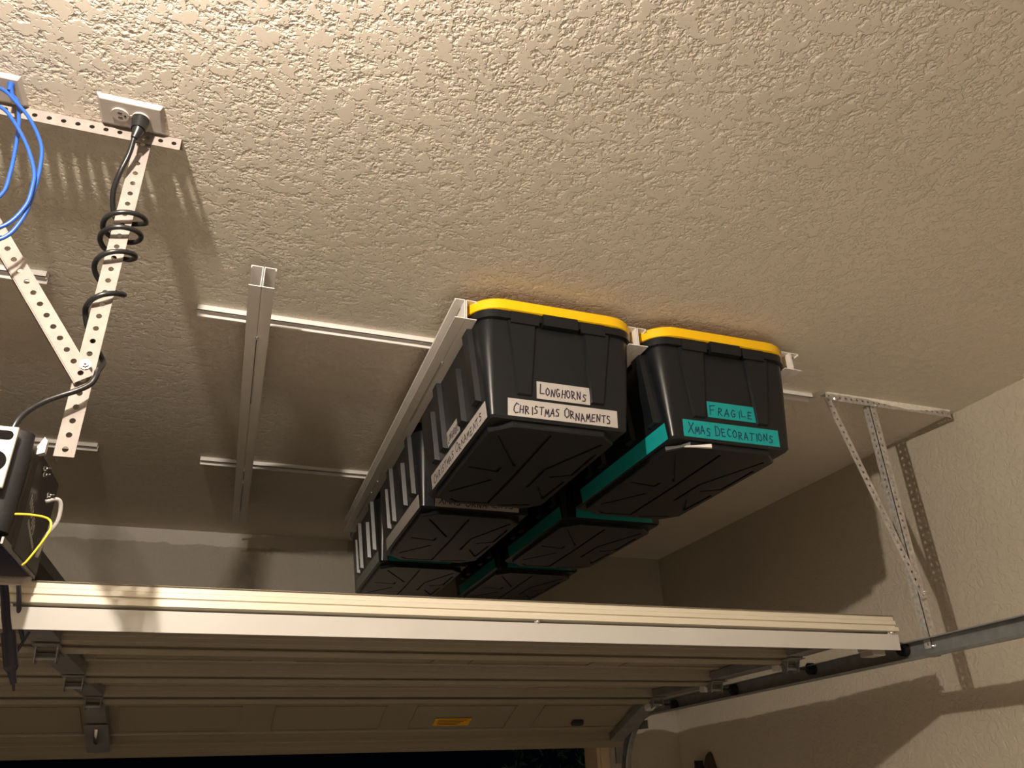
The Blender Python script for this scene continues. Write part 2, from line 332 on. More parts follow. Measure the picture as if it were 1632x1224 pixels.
GROOVES = [[(-.146, -.26), (-.032, -.056)], [(-.012, -.292), (-.004, .03), (-.003, .30), (-.111, .308), (-.134, .285)],
           [(-.158, -.014), (-.067, .003), (-.067, -.03)], [(-.156, .214), (-.083, .108), (-.063, .077)],
           [(.150, -.272), (.067, -.05), (.070, .114)], [(.109, .010), (.165, -.024), (.165, -.20)],
           [(.107, .105), (.160, .207), (.165, .04)], [(.039, .312), (.140, .285)]]
def tote_mesh():
    a = MB()
    rings = [rrect(half(ZB+.0)[0]-.006, half(ZB)[1]-.006, .012, ZB)]
    for z, r, ins in ((ZB+.006, .015, 0), (ZB+.08, .022, 0), (ZB+.2, .034, 0), (ZT-.02, .046, 0), (ZT-.012, .050, 0)):
        hx, hy = half(z); rings.append(rrect(hx-ins, hy-ins, r, z))
    hx, hy = half(ZT)
    rings += [rrect(hx, hy, .050, ZT-.012), rrect(hx+.013, hy+.012, .072, ZT-.010), rrect(hx+.013, hy+.012, .072, ZT+.013)]
    loft(a, rings)
    for at, ab in (((-.154, -.068), (-.126, -.084)), ((.074, .156), (.088, .128))):
        for sd in ('front', 'back'): pilaster(a, sd, at, ab, ZT-.012, .888)
    for s0, s1, zt, zb in ((-.302, -.245, ZT-.012, .884), (-.163, -.105, 1.050, .884), (.045, .105, ZT-.012, .884), (.148, .205, 1.050, .884)):
        for sd in ('left', 'right'): pilaster(a, sd, (s0, s1), (s0+.005, s1-.005), zt, zb, .015)
    # rim tabs under the lid on the short sides
    for s in (-1, 1):
        for x0, x1, d in ((-.145, -.062, .002), (-.052, .052, .010), (.064, .140, .002)):
            y = s*(half(ZT)[1]+.012); a.box(x0, x1, min(y, y+s*d), max(y, y+s*d), ZT-.022, ZT+.013)
            a.box(x0, x1, min(s*half(ZT)[1], y), max(s*half(ZT)[1], y), ZT-.022, ZT-.010)
    me = bpy.data.meshes.new('tote_body'); me.from_pydata(a.v, [], a.f)
    bm = bmesh.new(); bm.from_mesh(me); bmesh.ops.recalc_face_normals(bm, faces=bm.faces); bm.to_mesh(me); bm.free()
    for p in me.polygons: p.use_smooth = True
    me.set_sharp_from_angle(angle=.6); me.materials.append(M['tote'])
    # chamfered foot plate with moulded grooves cut into it
    f = MB(); hx, hy, c = .184, .331, .052
    oct_ = [(-hx, -hy+c), (-hx+c, -hy), (hx-c, -hy), (hx, -hy+c), (hx, hy-c), (hx-c, hy), (-hx+c, hy), (-hx, hy-c)]
    loft(f, [[(x*.985, y*.99, .806) for x, y in oct_], [(x, y, .809) for x, y in oct_], [(x, y, ZB+.001) for x, y in oct_]])
    fo = f.build('tmp', M['tote'], loc=(0, 0, 0)); fo.location = (0, 0, 0)
    g = MB()
    for L in GROOVES:
        for (x0, y0), (x1, y1) in zip(L, L[1:]):
            d = Vector((x1-x0, y1-y0, 0)); n = Vector((-d.y, d.x, 0)).normalized()*.0045; e = d.normalized()*.003
            k = MB(); k.obox(Vector((x0, y0, .80))-n-e, d+2*e, 2*n, (0, 0, .0115)); g.add(k.v, k.f)
    go = g.build('tmpg', M['tote'], loc=(0, 0, 0)); go.location = (0, 0, 0)
    md = fo.modifiers.new('b', 'BOOLEAN'); md.object = go; md.operation = 'DIFFERENCE'; md.solver = 'EXACT'; md.use_self = True
    dg = bpy.context.evaluated_depsgraph_get(); fm = bpy.data.meshes.new_from_object(fo.evaluated_get(dg)); fm.name = 'tote_foot'
    bpy.data.objects.remove(fo); bpy.data.objects.remove(go)
    l = MB(); r = .098
    loft(l, [rrect(HX-.004, HY-.004, r-.004, ZT+.014), rrect(HX, HY, r, ZT+.016), rrect(HX, HY, r, ZT+.043), rrect(HX-.003, HY-.003, r-.003, ZT+.047),
             rrect(HX-.020, HY-.020, r-.02, ZT+.047), rrect(HX-.026, HY-.026, r-.02, ZT+.040)])
    lm = bpy.data.meshes.new('tote_lid'); lm.from_pydata(l.v, [], l.f)
    bm = bmesh.new(); bm.from_mesh(lm); bmesh.ops.recalc_face_normals(bm, faces=bm.faces); bm.to_mesh(lm); bm.free()
    for p in lm.polygons: p.use_smooth = True
    lm.set_sharp_from_angle(angle=.6); lm.materials.append(M['yellow'])
    return me, fm, lm
TB, TF, TL = tote_mesh()

GLY = {  # hand-printed capitals as pen strokes in a unit box
 'A': [[(0, 0), (.45, 1), (.9, 0)], [(.15, .35), (.8, .38)]], 'C': [[(.85, .85), (.45, .98), (.1, .6), (.1, .3), (.4, .02), (.85, .1)]],
 'D': [[(.1, 0), (.15, 1), (.6, .9), (.85, .5), (.6, .1), (0, 0)]], 'E': [[(.75, .95), (.1, .95), (.1, 0), (.8, .05)], [(.1, .5), (.65, .52)]],
 'F': [[(.85, .98), (.12, .9), (.05, 0)], [(.1, .5), (.6, .55)]], 'G': [[(.8, .9), (.4, .98), (.08, .5), (.35, .02), (.8, .1), (.85, .45), (.5, .45)]],
 'H': [[(.1, 1), (.1, 0)], [(.8, 1), (.8, 0)], [(.1, .5), (.8, .5)]], 'I': [[(.45, 1), (.45, 0)]],
 'L': [[(.1, 1), (.15, .05), (.85, .08)]], 'M': [[(0, 0), (.15, .95), (.45, .35), (.75, .95), (.95, 0)]],
 'N': [[(.05, 0), (.12, .95), (.75, .05), (.85, 1)]], 'O': [[(.45, .98), (.08, .7), (.1, .2), (.45, .02), (.85, .3), (.8, .8), (.45, .98)]],
 'R': [[(.1, 0), (.12, .98), (.7, .85), (.6, .52), (.15, .48), (.85, 0)]], 'S': [[(.8, .9), (.3, .95), (.15, .65), (.7, .42), (.65, .08), (.05, .05)]],
 'T': [[(0, .95), (.95, .98)], [(.48, .96), (.45, 0)]], 'X': [[(.05, 1), (.85, 0)], [(.8, 1), (0, 0)]]}
def lettering(text, frame, W, Ht, sw=.0021, seed=0):
    """hand lettering as thin ribbons on the tape; frame(a, b, out) -> point, a along, b up"""
    rnd = random.Random(seed); words_ = text.split(' '); adv = []
    x = 0
    for wi, wd in enumerate(words_):
        for i, ch in enumerate(wd):
            k = 1.32 if i == 0 else 1.0
            adv.append((ch, x, k)); x += (.62 if ch == 'I' else .98)*(1.15 if i == 0 else 1)
        x += .62
    x -= .62; sx = W*.90/x; mb = MB(); hs = Ht*.50
    for ch, px_, k in adv:
        jz = rnd.uniform(-.07, .07)*Ht; tilt = rnd.uniform(-.10, .20)
        for st in GLY[ch]:
            P = []
            for gx, gy in st:
                yy = gy*hs*k*.92+Ht*.20+jz+rnd.uniform(-.02, .02)*Ht
                P.append((W*.045+px_*sx+(gx*.80*k+tilt*gy+rnd.uniform(-.02, .02))*sx, yy))
            for (a0, b0), (a1, b1) in zip(P, P[1:]):
                d = Vector((a1-a0, b1-b0)); ln = max(d.length, 1e-6); d /= ln; n = Vector((-d.y, d.x))*sw/2; e = d*sw*.3
                q = [(a0+n.x-e.x, b0+n.y-e.y), (a1+n.x+e.x, b1+n.y+e.y), (a1-n.x+e.x, b1-n.y+e.y), (a0-n.x-e.x, b0-n.y-e.y)]
                mb.add([frame(a, b_, .0005) for a, b_ in q]+[frame(a, b_, .0008) for a, b_ in q], [(0, 1, 2, 3), (7, 6, 5, 4), (0, 4, 5, 1), (1, 5, 6, 2), (2, 6, 7, 3), (3, 7, 4, 0)])
    return mb
def tape(tote, side, a0, a1, zb, zt, m_, label, text=None, ink=None, sw=.0021, skew=0, seed=0):
    off = .0009
    def fr(a, b_, out):      # a from the reader's left, b_ upward
        z = zb+b_+skew*(a/(a1-a0)-.5)
        aa = a0+a if side == 'front' else a1-a
        return Vector(face_pt(side, aa, z, out+off))
    W, Ht = a1-a0, zt-zb; c = MB(); q = [(0, 0), (W, 0), (W, Ht), (0, Ht)]
    c.add([fr(a, b_, -.0006) for a, b_ in q]+[fr(a, b_, .0004) for a, b_ in q], [(3, 2, 1, 0), (4, 5, 6, 7), (0, 1, 5, 4), (1, 2, 6, 5), (2, 3, 7, 6), (3, 0, 4, 7)])
    def mk(mb, name, mm_, par):
        me = bpy.data.meshes.new(name); me.from_pydata(mb.v, [], mb.f); bm = bmesh.new(); bm.from_mesh(me); bmesh.ops.recalc_face_normals(bm, faces=bm.faces); bm.to_mesh(me); bm.free()
        me.materials.append(mm_); o = bpy.data.objects.new(name, me); col.objects.link(o); o.parent = par; return o
    t = mk(c, 'tape_strip', m_, tote); t['label'] = label
    if text: mk(lettering(text, fr, W, Ht, sw, seed), 'handwriting', ink, t)
    return t
def tote(cx, cy, label):
    t = bpy.data.objects.new('storage_tote', None); col.objects.link(t); t.location = (cx, cy, ZC); t.empty_display_size = .05
    tag(t, label, 'tote', 'black storage totes hung under the ceiling')
    for n, me in (('body', TB), ('base_plate', TF), ('lid', TL)):
        o = bpy.data.objects.new(n, me); col.objects.link(o); o.parent = t
        if n == 'lid': o['label'] = 'yellow snap-on lid'
    return t
GT, TT, DT = M['greytape'], M['teal'], M['dimtape']
CX1, CX2, CY, DY = .755, 1.290, 2.065, .79
t = tote(CX1, CY, 'nearest tote of the left row, grey tape reading Longhorns and Christmas Ornaments')
tape(t, 'front', -.150, .168, .829, .878, GT, 'grey tape strip reading Christmas Ornaments', 'CHRISTMAS ORNAMENTS', M['ink'], seed=1, sw=.0031)
tape(t, 'front', -.068, .088, .886, .936, GT, 'short grey tape strip reading Longhorns', 'LONGHORNS', M['ink'], seed=2, sw=.0031)
tape(t, 'left', -.325, .270, .826, .872, GT, 'long grey side tape with handwriting', 'CHRISTMAS ORNAMENTS', M['ink'], seed=3, sw=.003)
tape(t, 'left', -.090, .045, .885, .932, GT, 'short grey side tape with handwriting', 'LONGHORNS', M['ink'], seed=4, sw=.0024)
t = tote(CX1, CY+DY, 'middle tote of the left row, behind the nearest, grey tape reading Xmas Ornaments')
tape(t, 'front', -.150, .160, .828, .872, GT, 'grey tape strip reading Xmas Ornaments', 'XMAS ORNAMENTS', M['ink'], seed=5, sw=.003)
tape(t, 'left', -.325, .270, .826, .872, GT, 'long grey side tape')
t = tote(CX1, CY+2*DY, 'farthest tote of the left row, cut off by the top edge of the raised door')
tape(t, 'front', -.160, .120, .828, .872, TT, 'teal tape strip')
tape(t, 'left', -.325, .270, .826, .872, DT, 'greenish grey side tape')
t = tote(CX2, CY, 'nearest tote of the right row, teal tape reading Fragile and Xmas Decorations')
tape(t, 'front', -.160, .162, .829, .880, TT, 'teal tape strip reading Xmas Decorations', 'XMAS DECORATIONS', M['tealink'], seed=6, sw=.0030)
tape(t, 'front', -.074, .092, .896, .945, TT, 'short teal tape strip reading Fragile', 'FRAGILE', M['tealink'], seed=7, sw=.0030)
tape(t, 'left', -.325, .270, .824, .872, TT, 'long teal side tape')
c = MB(); c.add([(-.150, -.333, .8035), (-.125, -.340, .8035), (-.072, -.345, .8045), (-.068, -.336, .8045), (-.120, -.331, .8035), (-.150, -.325, .8035),
                 (-.150, -.333, .8055), (-.125, -.340, .8055), (-.072, -.345, .8150), (-.068, -.336, .8150), (-.120, -.331, .8055), (-.150, -.325, .8055)],
                [(0, 1, 2, 3, 4, 5), (11, 10, 9, 8, 7, 6)]+[(i, (i+1) % 6, 6+(i+1) % 6, 6+i) for i in range(6)])
me = bpy.data.meshes.new('tag_strip'); me.from_pydata(c.v, [], c.f); me.materials.append(M['scrap']); o = bpy.data.objects.new('tag_strip', me); col.objects.link(o); o.parent = t; o['label'] = 'small white strip stuck under the base'
t = tote(CX2, CY+DY, 'middle tote of the right row, dim teal tape, behind the Xmas Decorations tote')
tape(t, 'front', -.150, .165, .828, .872, TT, 'teal tape strip')
tape(t, 'left', -.325, .270, .826, .872, TT, 'long teal side tape')
t = tote(CX2, CY+2*DY, 'farthest tote of the right row, only its dark base showing above the door')
tape(t, 'front', -.150, .165, .828, .872, TT, 'teal tape strip')
tape(t, 'left', -.325, .270, .826, .872, TT, 'long teal side tape')

# ------------------------------------------------------------------ opener hanger (left) of perforated angle
YS = 1.352
t = thing('opener_hanger', 'white perforated steel hanger at left with the black cord wound round it', 'hanger', (-.30, YS, H))
x0 = -1.05
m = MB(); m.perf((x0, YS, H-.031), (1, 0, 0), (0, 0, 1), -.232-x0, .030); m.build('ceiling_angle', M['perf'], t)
m = MB(); m.box(x0, -.232, YS+.0005, YS+.03, H-.0025, H-.0005); m.build('mounting_flange', M['perf'], t)
SY = YS+.003
for sx in (-.318, -.690):
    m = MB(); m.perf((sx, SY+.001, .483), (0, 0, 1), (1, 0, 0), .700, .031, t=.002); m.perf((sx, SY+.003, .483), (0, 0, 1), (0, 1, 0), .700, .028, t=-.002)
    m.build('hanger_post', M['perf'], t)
    bolt(t, (sx+.016, SY-.003, 1.178), (0, -1, 0), r=.004, h=.003)
p0 = Vector((-.287, YS-.004, .632)); p1 = Vector((-.675, YS-.004, 1.172)); d = (p1-p0); L = d.length; d.normalize(); v = Vector((-d.z, 0, d.x))
v = -v if v.x > 0 else v
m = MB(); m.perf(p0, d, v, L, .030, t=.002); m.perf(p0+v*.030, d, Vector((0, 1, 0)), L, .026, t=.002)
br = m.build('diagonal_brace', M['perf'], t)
bolt(t, (-.302, YS-.008, .650), (0, -1, 0), r=.0065, h=.006)

# right-hand track hanger
YT = 1.985
t = thing('track_hanger', 'galvanised perforated hanger at right, carrying the door track from the ceiling', 'hanger', (2.11, YT, H))
m = MB(); m.perf((1.925, YT, H-.031), (1, 0, 0), (0, 0, 1), .585, .030); m.build('ceiling_angle', M['perfr'], t)
m = MB(); m.box(1.925, 2.51, YT+.0005, YT+.03, H-.0025, H-.0005); m.build('mounting_flange', M['perfr'], t)
# crusty dried plaster along the angle's top edge
m = MB(); xs = [1.93+.58*i/40 for i in range(41)]; rnd = random.Random(3)
pr = []
for i, x in enumerate(xs):
    hgt = .004+.016*max(0, math.sin(math.pi*min(1, max(0, (x-2.12)/.36))))*rnd.uniform(.8, 1.1)+.003*rnd.random(); pr.append((x, hgt))
vs_ = []
for x, hgt in pr: vs_ += [(x, YT-.006, H-.0003), (x, YT-.0045, H-hgt*.7), (x, YT-.0022, H-hgt), (x, YT-.0015, H-.0003)]
m.add(vs_, [(i*4+k, i*4+k+1, i*4+5+k, i*4+4+k) for i in range(len(pr)-1) for k in range(3)]+[(0, 1, 2, 3)])
o = m.build('dried_plaster', M['crust'], t); o['label'] = 'white crust of dried plaster along the top edge'
m = MB(); m.perf((2.122, YT+.004, .315), (0, 0, 1), (1, 0, 0), .866, .030, t=.002); m.perf((2.122, YT+.004, .315), (0, 0, 1), (0, 1, 0), .866, .030, t=-.002)
m.build('hanger_post', M['perfr'], t)
p0 = Vector((1.925, YT-.004, 1.178)); p1 = Vector((2.135, YT-.004, .470)); d = p1-p0; L = d.length; d.normalize(); v = Vector((-d.z, 0, d.x))
m = MB(); m.perf(p0-v*.015, d, v, L, .028, t=.002); m.perf(p0+v*.013, d, Vector((0, 1, 0)), L, .026, t=.002)
m.build('diagonal_brace', M['perfr'], t)
bolt(t, (2.137, YT-.004, .490), (0, -1, 0)); bolt(t, (2.150, YT+.002, 1.175), (0, -1, 0), r=.006); bolt(t, (1.965, YT-.002, 1.178), (0, -1, 0), r=.007)

# ------------------------------------------------------------------ raised sectional garage door
PJ = [(2.035, .370), (2.57, .334), (3.10, .308), (3.63, .286), (4.13, .092)]
DX0, DX1, DXC = -3.03, 2.05, -.49
door = thing('garage_door', 'raised cream sectional garage door seen from its underside, bright top edge nearest', 'door', (DXC, 3.0, .4))
def frame_of(i):
    (ya, za), (yb, zb) = PJ[i], PJ[i+1]; L = math.hypot(yb-ya, zb-za); s = ((yb-ya)/L, (zb-za)/L); n = (-s[1], s[0])
    return (ya, za), s, n, L
def dp(i, s_, n_, x=0):
    (ya, za), s, n, L = frame_of(i); return Vector((x, ya+s[0]*s_+n[0]*n_, za+s[1]*s_+n[1]*n_))
def sheet(mb, pts, x0, x1, th=.0012, ofs=(0, 0)):
    """thin folded sheet: polyline (as world y,z vectors) given thickness upward and swept in x"""
    n = len(pts); off = []
    for i in range(n):                         # mitred offset to the outer side of the door
        nn = []
        for a_, b_ in ((i-1, i), (i, i+1)):
            if a_ >= 0 and b_ < n:
                d_ = pts[b_]-pts[a_]; l_ = math.hypot(d_.y, d_.z); nn.append((-d_.z/l_, d_.y/l_))
        ay = sum(q[0] for q in nn)/len(nn); az = sum(q[1] for q in nn)/len(nn); k_ = max(ay*ay+az*az, .3)
        off.append(Vector((0, ay*th/k_, az*th/k_)))
    P = pts+[p+o_ for p, o_ in reversed(list(zip(pts, off)))]
    A = [Vector((x0, p.y, p.z)) for p in P]; B = [Vector((x1, p.y, p.z)) for p in P]; k = len(P); S = 24
    mb.add([Vector((x0+(x1-x0)*j/S, p.y, p.z)) for j in range(S+1) for p in P], [(j*k+i, j*k+(i+1) % k, (j+1)*k+(i+1) % k, (j+1)*k+i) for j in range(S) for i in range(k)])
    for i in range(n-1):
        mb.add([A[i], A[i+1], A[k-2-i], A[k-1-i]], [(0, 1, 2, 3)]); mb.add([B[i], B[i+1], B[k-2-i], B[k-1-i]], [(3, 2, 1, 0)])
for i in range(4):
    L = frame_of(i)[3]; T = .052
    a = MB()
    # leading rail of the section
    lead = ([(.012, T), (.012, T-.013), (.006, T-.016), (.006, T-.028), (.012, T-.030), (.012, T-.034), (0, T-.037), (0, .002), (.030, .001), (.032, .010)] if i == 0 else
            [(.006, T), (.006, .017), (0, .014), (.001, .010), (.014, -.001), (.034, .002), (.038, .012)])
    sheet(a, [dp(i, s_, n_) for s_, n_ in lead], DX0, DX1)
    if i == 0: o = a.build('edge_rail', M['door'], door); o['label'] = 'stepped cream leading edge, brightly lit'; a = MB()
    # skin with pressed ribs, then trailing rail
    skin = [(.006, T), (.10, T), (.105, T-.005), (.125, T-.005), (.130, T), (L-.135, T), (L-.130, T-.005), (L-.110, T-.005), (L-.105, T)]
    tail = [(L-.060, T), (L-.056, .038), (L-.050, .036), (L-.046, .024), (L-.044, .022), (L-.041, .016), (L-.026, .016), (L-.024, .022), (L-.024, T)]
    if i == 3: tail = [(L-.070, T), (L-.066, .036), (L-.056, .034), (L-.052, .020), (L-.042, .018), (L-.038, .008), (L-.003, .004), (L, T)]
    sheet(a, [dp(i, s_, n_) for s_, n_ in skin+tail], DX0, DX1)
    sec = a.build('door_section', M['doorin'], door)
    # pressed raised-panel outlines
    npan = 8; wdt = (DX1-DX0)/npan; e = MB()
    for k in range(npan):
        xa, xb = DX0+k*wdt+.07, DX0+(k+1)*wdt-.07
        for (xx0, xx1, ss0, ss1) in ((xa, xb, .145, .151), (xa, xb, L-.156, L-.150), (xa, xa+.006, .145, L-.150), (xb-.006, xb, .145, L-.150)):
            q = [dp(i, ss0, T-.004), dp(i, ss1, T-.004), dp(i, ss1, T-.0005), dp(i, ss0, T-.0005)]
            e.prism(q, (xx0, 0, 0), (xx1, 0, 0))
    o = e.build('panel_moulding', M['doorin'], door); o['kind'] = 'stuff'
    # stiles: pressed steel channels at the ends, centre and between
    for xs_, wd_ in ((DX1-.045, .08), (DXC, .075), (DX0+.045, .08), (DXC+1.27, .05), (DXC-1.27, .05)):
        b_ = MB(); cent = abs(xs_-DXC) < .01
        z0, z1 = .004, T-.006
        pr_ = [dp(i, .036, z0), dp(i, .036, z1), dp(i, L-.062, z1), dp(i, L-.062, z0+.012)]
        if wd_ > .06: b_.prism(pr_, (xs_-wd_/2, 0, 0), (xs_+wd_/2, 0, 0)); b_.build('stile', M['galvd'], door, bevel=.001)
# reinforcing bar bolted under the leading edge
a = MB(); y0b = 2.037
a.prism([(0, y0b+.003, .3620), (0, y0b+.030, .3635), (0, y0b+.030, .3605), (0, y0b+.006, .3590), (0, y0b+.010, .314), (0, y0b+.007, .3135)], (DX0+.01, 0, 0), (DX1-.004, 0, 0))
bar = a.build('reinforcing_bar', M['bar'], door); bar['label'] = 'smooth greyish white bar bolted under the leading edge'
for x in (.79, 2.018, -.49, -1.8): bolt(door, (x, y0b+.010, .3665), (0, -1, 0), r=.006, h=.010)
fl = MB(); rnd = random.Random(12)
for k in range(70):
    if k < 48: x = rnd.gauss(-.055, .028); z = .3165+abs(rnd.gauss(0, .0055))
    else: x = rnd.choice((.24, .36, .52, .61, .78, -.2))+rnd.gauss(0, .02); z = .3165+abs(rnd.gauss(0, .002))
    q = rnd.uniform(.0014, .0036); yy = y0b+.0096-(z-.314)*.085
    fl.add([(x-q*1.6, yy+.0005, z), (x+q*1.6, yy+.0005, z), (x, yy+.0005, z+q*1.4), (x, yy-.0022, z+q*.4)], [(0, 2, 1), (0, 1, 3), (1, 2, 3), (2, 0, 3)])
o = fl.build('plaster_flecks', M['crust'], door); o['kind'] = 'stuff'; o['label'] = 'tiny white flecks of plaster on the bar'
# hinges along the centre stile and at the door's right end, each with its roller
def hinge(x, i, end=False):
    h = MB(); base = dp(i, 0, 0)
    def q(s_, n_, xx): return dp(i, s_, n_, 0)+Vector((xx, 0, 0))
    w_ = .035
    if i > 0:
        h.prism([dp(i-1, frame_of(i-1)[3]-.055, .010), dp(i-1, frame_of(i-1)[3]-.004, .010), dp(i-1, frame_of(i-1)[3]-.004, .013), dp(i-1, frame_of(i-1)[3]-.055, .013)], (x-w_, 0, 0), (x+w_, 0, 0))
    h.prism([dp(i, .002, -.006), dp(i, .05, -.004), dp(i, .05, -.0015), dp(i, .002, -.003)], (x-w_, 0, 0), (x+w_, 0, 0))
    for s in (-1, 1):
        xx = x+s*(w_-.008); h.prism([dp(i, -.030, .010), dp(i, .030, -.004), dp(i, .016, -.030), dp(i, -.014, -.030)], (xx-.0012, 0, 0), (xx+.0012, 0, 0))
    c_ = dp(i, 0, -.016); h.cyl(c_+Vector((x-w_+.004, 0, 0)), c_+Vector((x+w_-.004, 0, 0)), .007, 12)
    o = h.build('hinge', M['galv'] if end else M['galvd'], door)
    for s_, k in ((.038, -1), (.038, 1)): bolt(door, dp(i, s_, -.004)+Vector((x+k*.018, 0, 0)), (0, 0, -1), r=.005, h=.004)
    return o
def roller(y, z, x0_=2.02):
    r_ = MB(); r_.cyl((x0_-.03, y, z), (2.102, y, z), .0055, 10); r_.cyl((2.100, y, z), (2.120, y, z), .0215, 20); r_.cyl((2.093, y, z), (2.1, y, z), .009, 12)
    return r_.build('roller', M['rubber'], door, smooth=.6)
for i in (1, 2, 3):
    hinge(DXC, i); hinge(DX1-.035, i, True)
    c_ = dp(i, 0, -.016); roller(c_.y, c_.z)
    # tall end-hinge carrier block
    k_ = MB(); k_.prism([dp(i, .014, -.024), dp(i, .060, -.020), dp(i, .060, .004), dp(i, .014, .002)], (DX1-.075, 0, 0), (DX1-.035, 0, 0)); k_.build('hinge_block', M['bar'], door, bevel=.003)
k_ = MB(); k_.box(1.955, 2.005, 2.07, 2.13, .300, .356); k_.box(1.94, 1.957, 2.07, 2.12, .315, .356); o = k_.build('top_fixture', M['bracket'], door, bevel=.002)
roller(2.10, .325)
k_ = MB(); k_.tube([dp(3, .22, -.004, DXC), dp(3, .25, -.022, DXC), dp(3, .30, -.026, DXC), dp(3, .34, -.008, DXC)], .007, sub=5, flat=1.6); o = k_.build('lift_handle', M['chrome'], door, smooth=True); o['label'] = 'bright metal lift handle on the bottom section'
k_ = MB(); k_.prism([dp(3, .20, .002), dp(3, .46, .002), dp(3, .46, -.002), dp(3, .20, -.002)], (DXC-.045, 0, 0), (DXC+.045, 0, 0)); k_.build('handle_plate', M['galvd'], door)
k_ = MB(); k_.prism([dp(3, .270, .0482), dp(3, .345, .0482), dp(3, .345, .0470), dp(3, .270, .0470)], (.965, 0, 0), (1.145, 0, 0)); o = k_.build('warning_sticker', M['sticker'], door); o['label'] = 'yellow rectangular sticker with faded print'
k_ = MB()
for r_ in range(4): k_.prism([dp(3, .282+r_*.015, .0466), dp(3, .288+r_*.015, .0466), dp(3, .288+r_*.015, .0462), dp(3, .282+r_*.015, .0462)], (.98+(r_ % 2)*.004, 0, 0), (1.125-(r_*.013), 0, 0))
k_.build('faded_print', M['brown'], o)
k_ = MB(); k_.prism([dp(3, .30, .049), dp(3, .335, .049), dp(3, .330, .030), dp(3, .305, .030)], (1.69, 0, 0), (1.75, 0, 0)); o = k_.build('lock_knob', M['rubber'], door, bevel=.003); o['label'] = 'small dark knob near the right end'
L3 = frame_of(3)[3]
k_ = MB(); k_.prism([dp(3, L3-.005, .004), dp(3, L3+.012, .010), dp(3, L3+.014, .034), dp(3, L3-.003, .050)], (DX0, 0, 0), (DX1, 0, 0)); o = k_.build('bottom_seal', M['doorin'], door, bevel=.002)

# ------------------------------------------------------------------ door track on the right
t = thing('door_track', 'galvanised steel door track running along the right wall', 'track', (2.12, 2.8, .32))
tr = []
y0, y1 = 1.600, 3.86; zz = lambda y: .328-(y-1.6)*.026
for k in range(11): y = y0+(y1-y0)*k/10; tr.append((y, zz(y)))
R_ = .36; yc, zc = y1, zz(y1)-R_
for k in range(1, 13): a = math.radians(90-90*k/12); tr.append((yc+R_*math.cos(a), zc+R_*math.sin(a)))
tr.append((yc+R_, -ZC+.01))
def sweep(mb, path, prof):
    """profile (x offset, normal offset) swept along a y-z path"""
    n = len(prof); vs_ = []
    for i, (y, z) in enumerate(path):
        a = path[max(i-1, 0)]; b_ = path[min(i+1, len(path)-1)]; d = Vector((b_[0]-a[0], b_[1]-a[1])).normalized(); nn = Vector((-d.y, d.x))
        for px_, pn in prof: vs_.append((px_, y+nn.x*pn, z+nn.y*pn))
    mb.add(vs_, [(i*n+k, i*n+(k+1) % n, (i+1)*n+(k+1) % n, (i+1)*n+k) for i in range(len(path)-1) for k in range(n)]+[tuple(range(n)), tuple(range((len(path)-1)*n, len(path)*n))])
prof = [(2.096, .027), (2.096, .023), (2.098, .0255), (2.123, .0255), (2.1245, .022), (2.1245, -.022), (2.120, -.027), (2.102, -.027), (2.097, -.022), (2.0955, -.0235), (2.1015, -.029), (2.121, -.029), (2.127, -.023), (2.127, .023), (2.124, .0275), (2.098, .0275)]
m = MB(); sweep(m, tr, prof); m.build('track_rail', M['galv'], t, smooth=.5)
for y in (1.985, 1.64): bolt(t, (2.1240, y, zz(y)+.002), (-1, 0, 0), r=.006, h=.004)
m = MB(); m.box(2.128, 2.150, YT+.005, YT+.035, .29, .345); m.build('hanger_clip', M['galv'], t)
m = MB(); m.box(2.128, 2.132, 3.95, 4.36, .18, .22); m.box(2.128, 2.165, 4.350, 4.368, .02, .24); m.build('wall_bracket', M['galv'], t)
for q in ((2.05, 4.362, .02), (2.09, 4.362, .02)): pass

# ------------------------------------------------------------------ opener rail, opener, arm
rt = thing('opener_rail', 'dark opener rail running forward from the opener, above the door edge', 'rail', (-.48, 3.0, .47))
m = MB(); m.box(-.505, -.445, 1.50, 4.33, .470, .474); m.box(-.479, -.471, 1.50, 4.33, .474, .515); m.box(-.505, -.499, 1.50, 4.33, .460, .47); m.box(-.451, -.445, 1.50, 4.33, .460, .47); m.build('rail_beam', M['rail'], rt)
m = MB(); m.box(-.52, -.43, 4.33, 4.367, .44, .53); m.build('wall_bracket', M['galvd'], rt, bevel=.003)
m = MB(); m.box(-.50, -.45, 1.86, 1.98, .440, .459); tb = m.build('trolley', M['navy'], rt, bevel=.004)
m = MB(); m.tube([(-.475, 1.92, .440), (-.47, 2.0, .400), (-.465, 2.06, .335), (-.46, 2.12, .300)], .005, sub=4); m.build('door_arm', M['navy'], rt, smooth=True)

op = thing('garage_door_opener', 'black garage door opener box hanging at the left edge', 'opener', (-.48, 1.38, .4))
# housing with a rounded rear corner; the underside tray sits lower and wider at the back
m = MB(); hp = [(-.665, 1.300), (-.350, 1.300), (-.334, 1.312), (-.330, 1.330), (-.330, 1.500), (-.340, 1.512), (-.665, 1.512)]
m.prism([(x, y, 0) for x, y in hp], (0, 0, .318), (0, 0, .482)); m.build('housing', M['opener'], op, bevel=.003)
m = MB(); c_ = MB()
pc = []                                             # bulging rear cover with a thick rounded right edge
for k in range(13):
    a = math.radians(-90+180*k/12); pc.append((-.358+.030*math.cos(a), 1.278+.028*math.sin(a)))
pc = [(-.66, 1.250)]+pc+[(-.66, 1.300)]
sec_ = [(.330, .95, .0), (.350, 1.0, .0), (.452, 1.0, 0), (.478, .97, 0), (.486, .80, 0)]
rings = []
for z, k, _ in sec_: rings.append([(-.50+(x+.50)*(.985 if k < 1 else 1), 1.285+(y-1.285)*k, z) for x, y in pc])
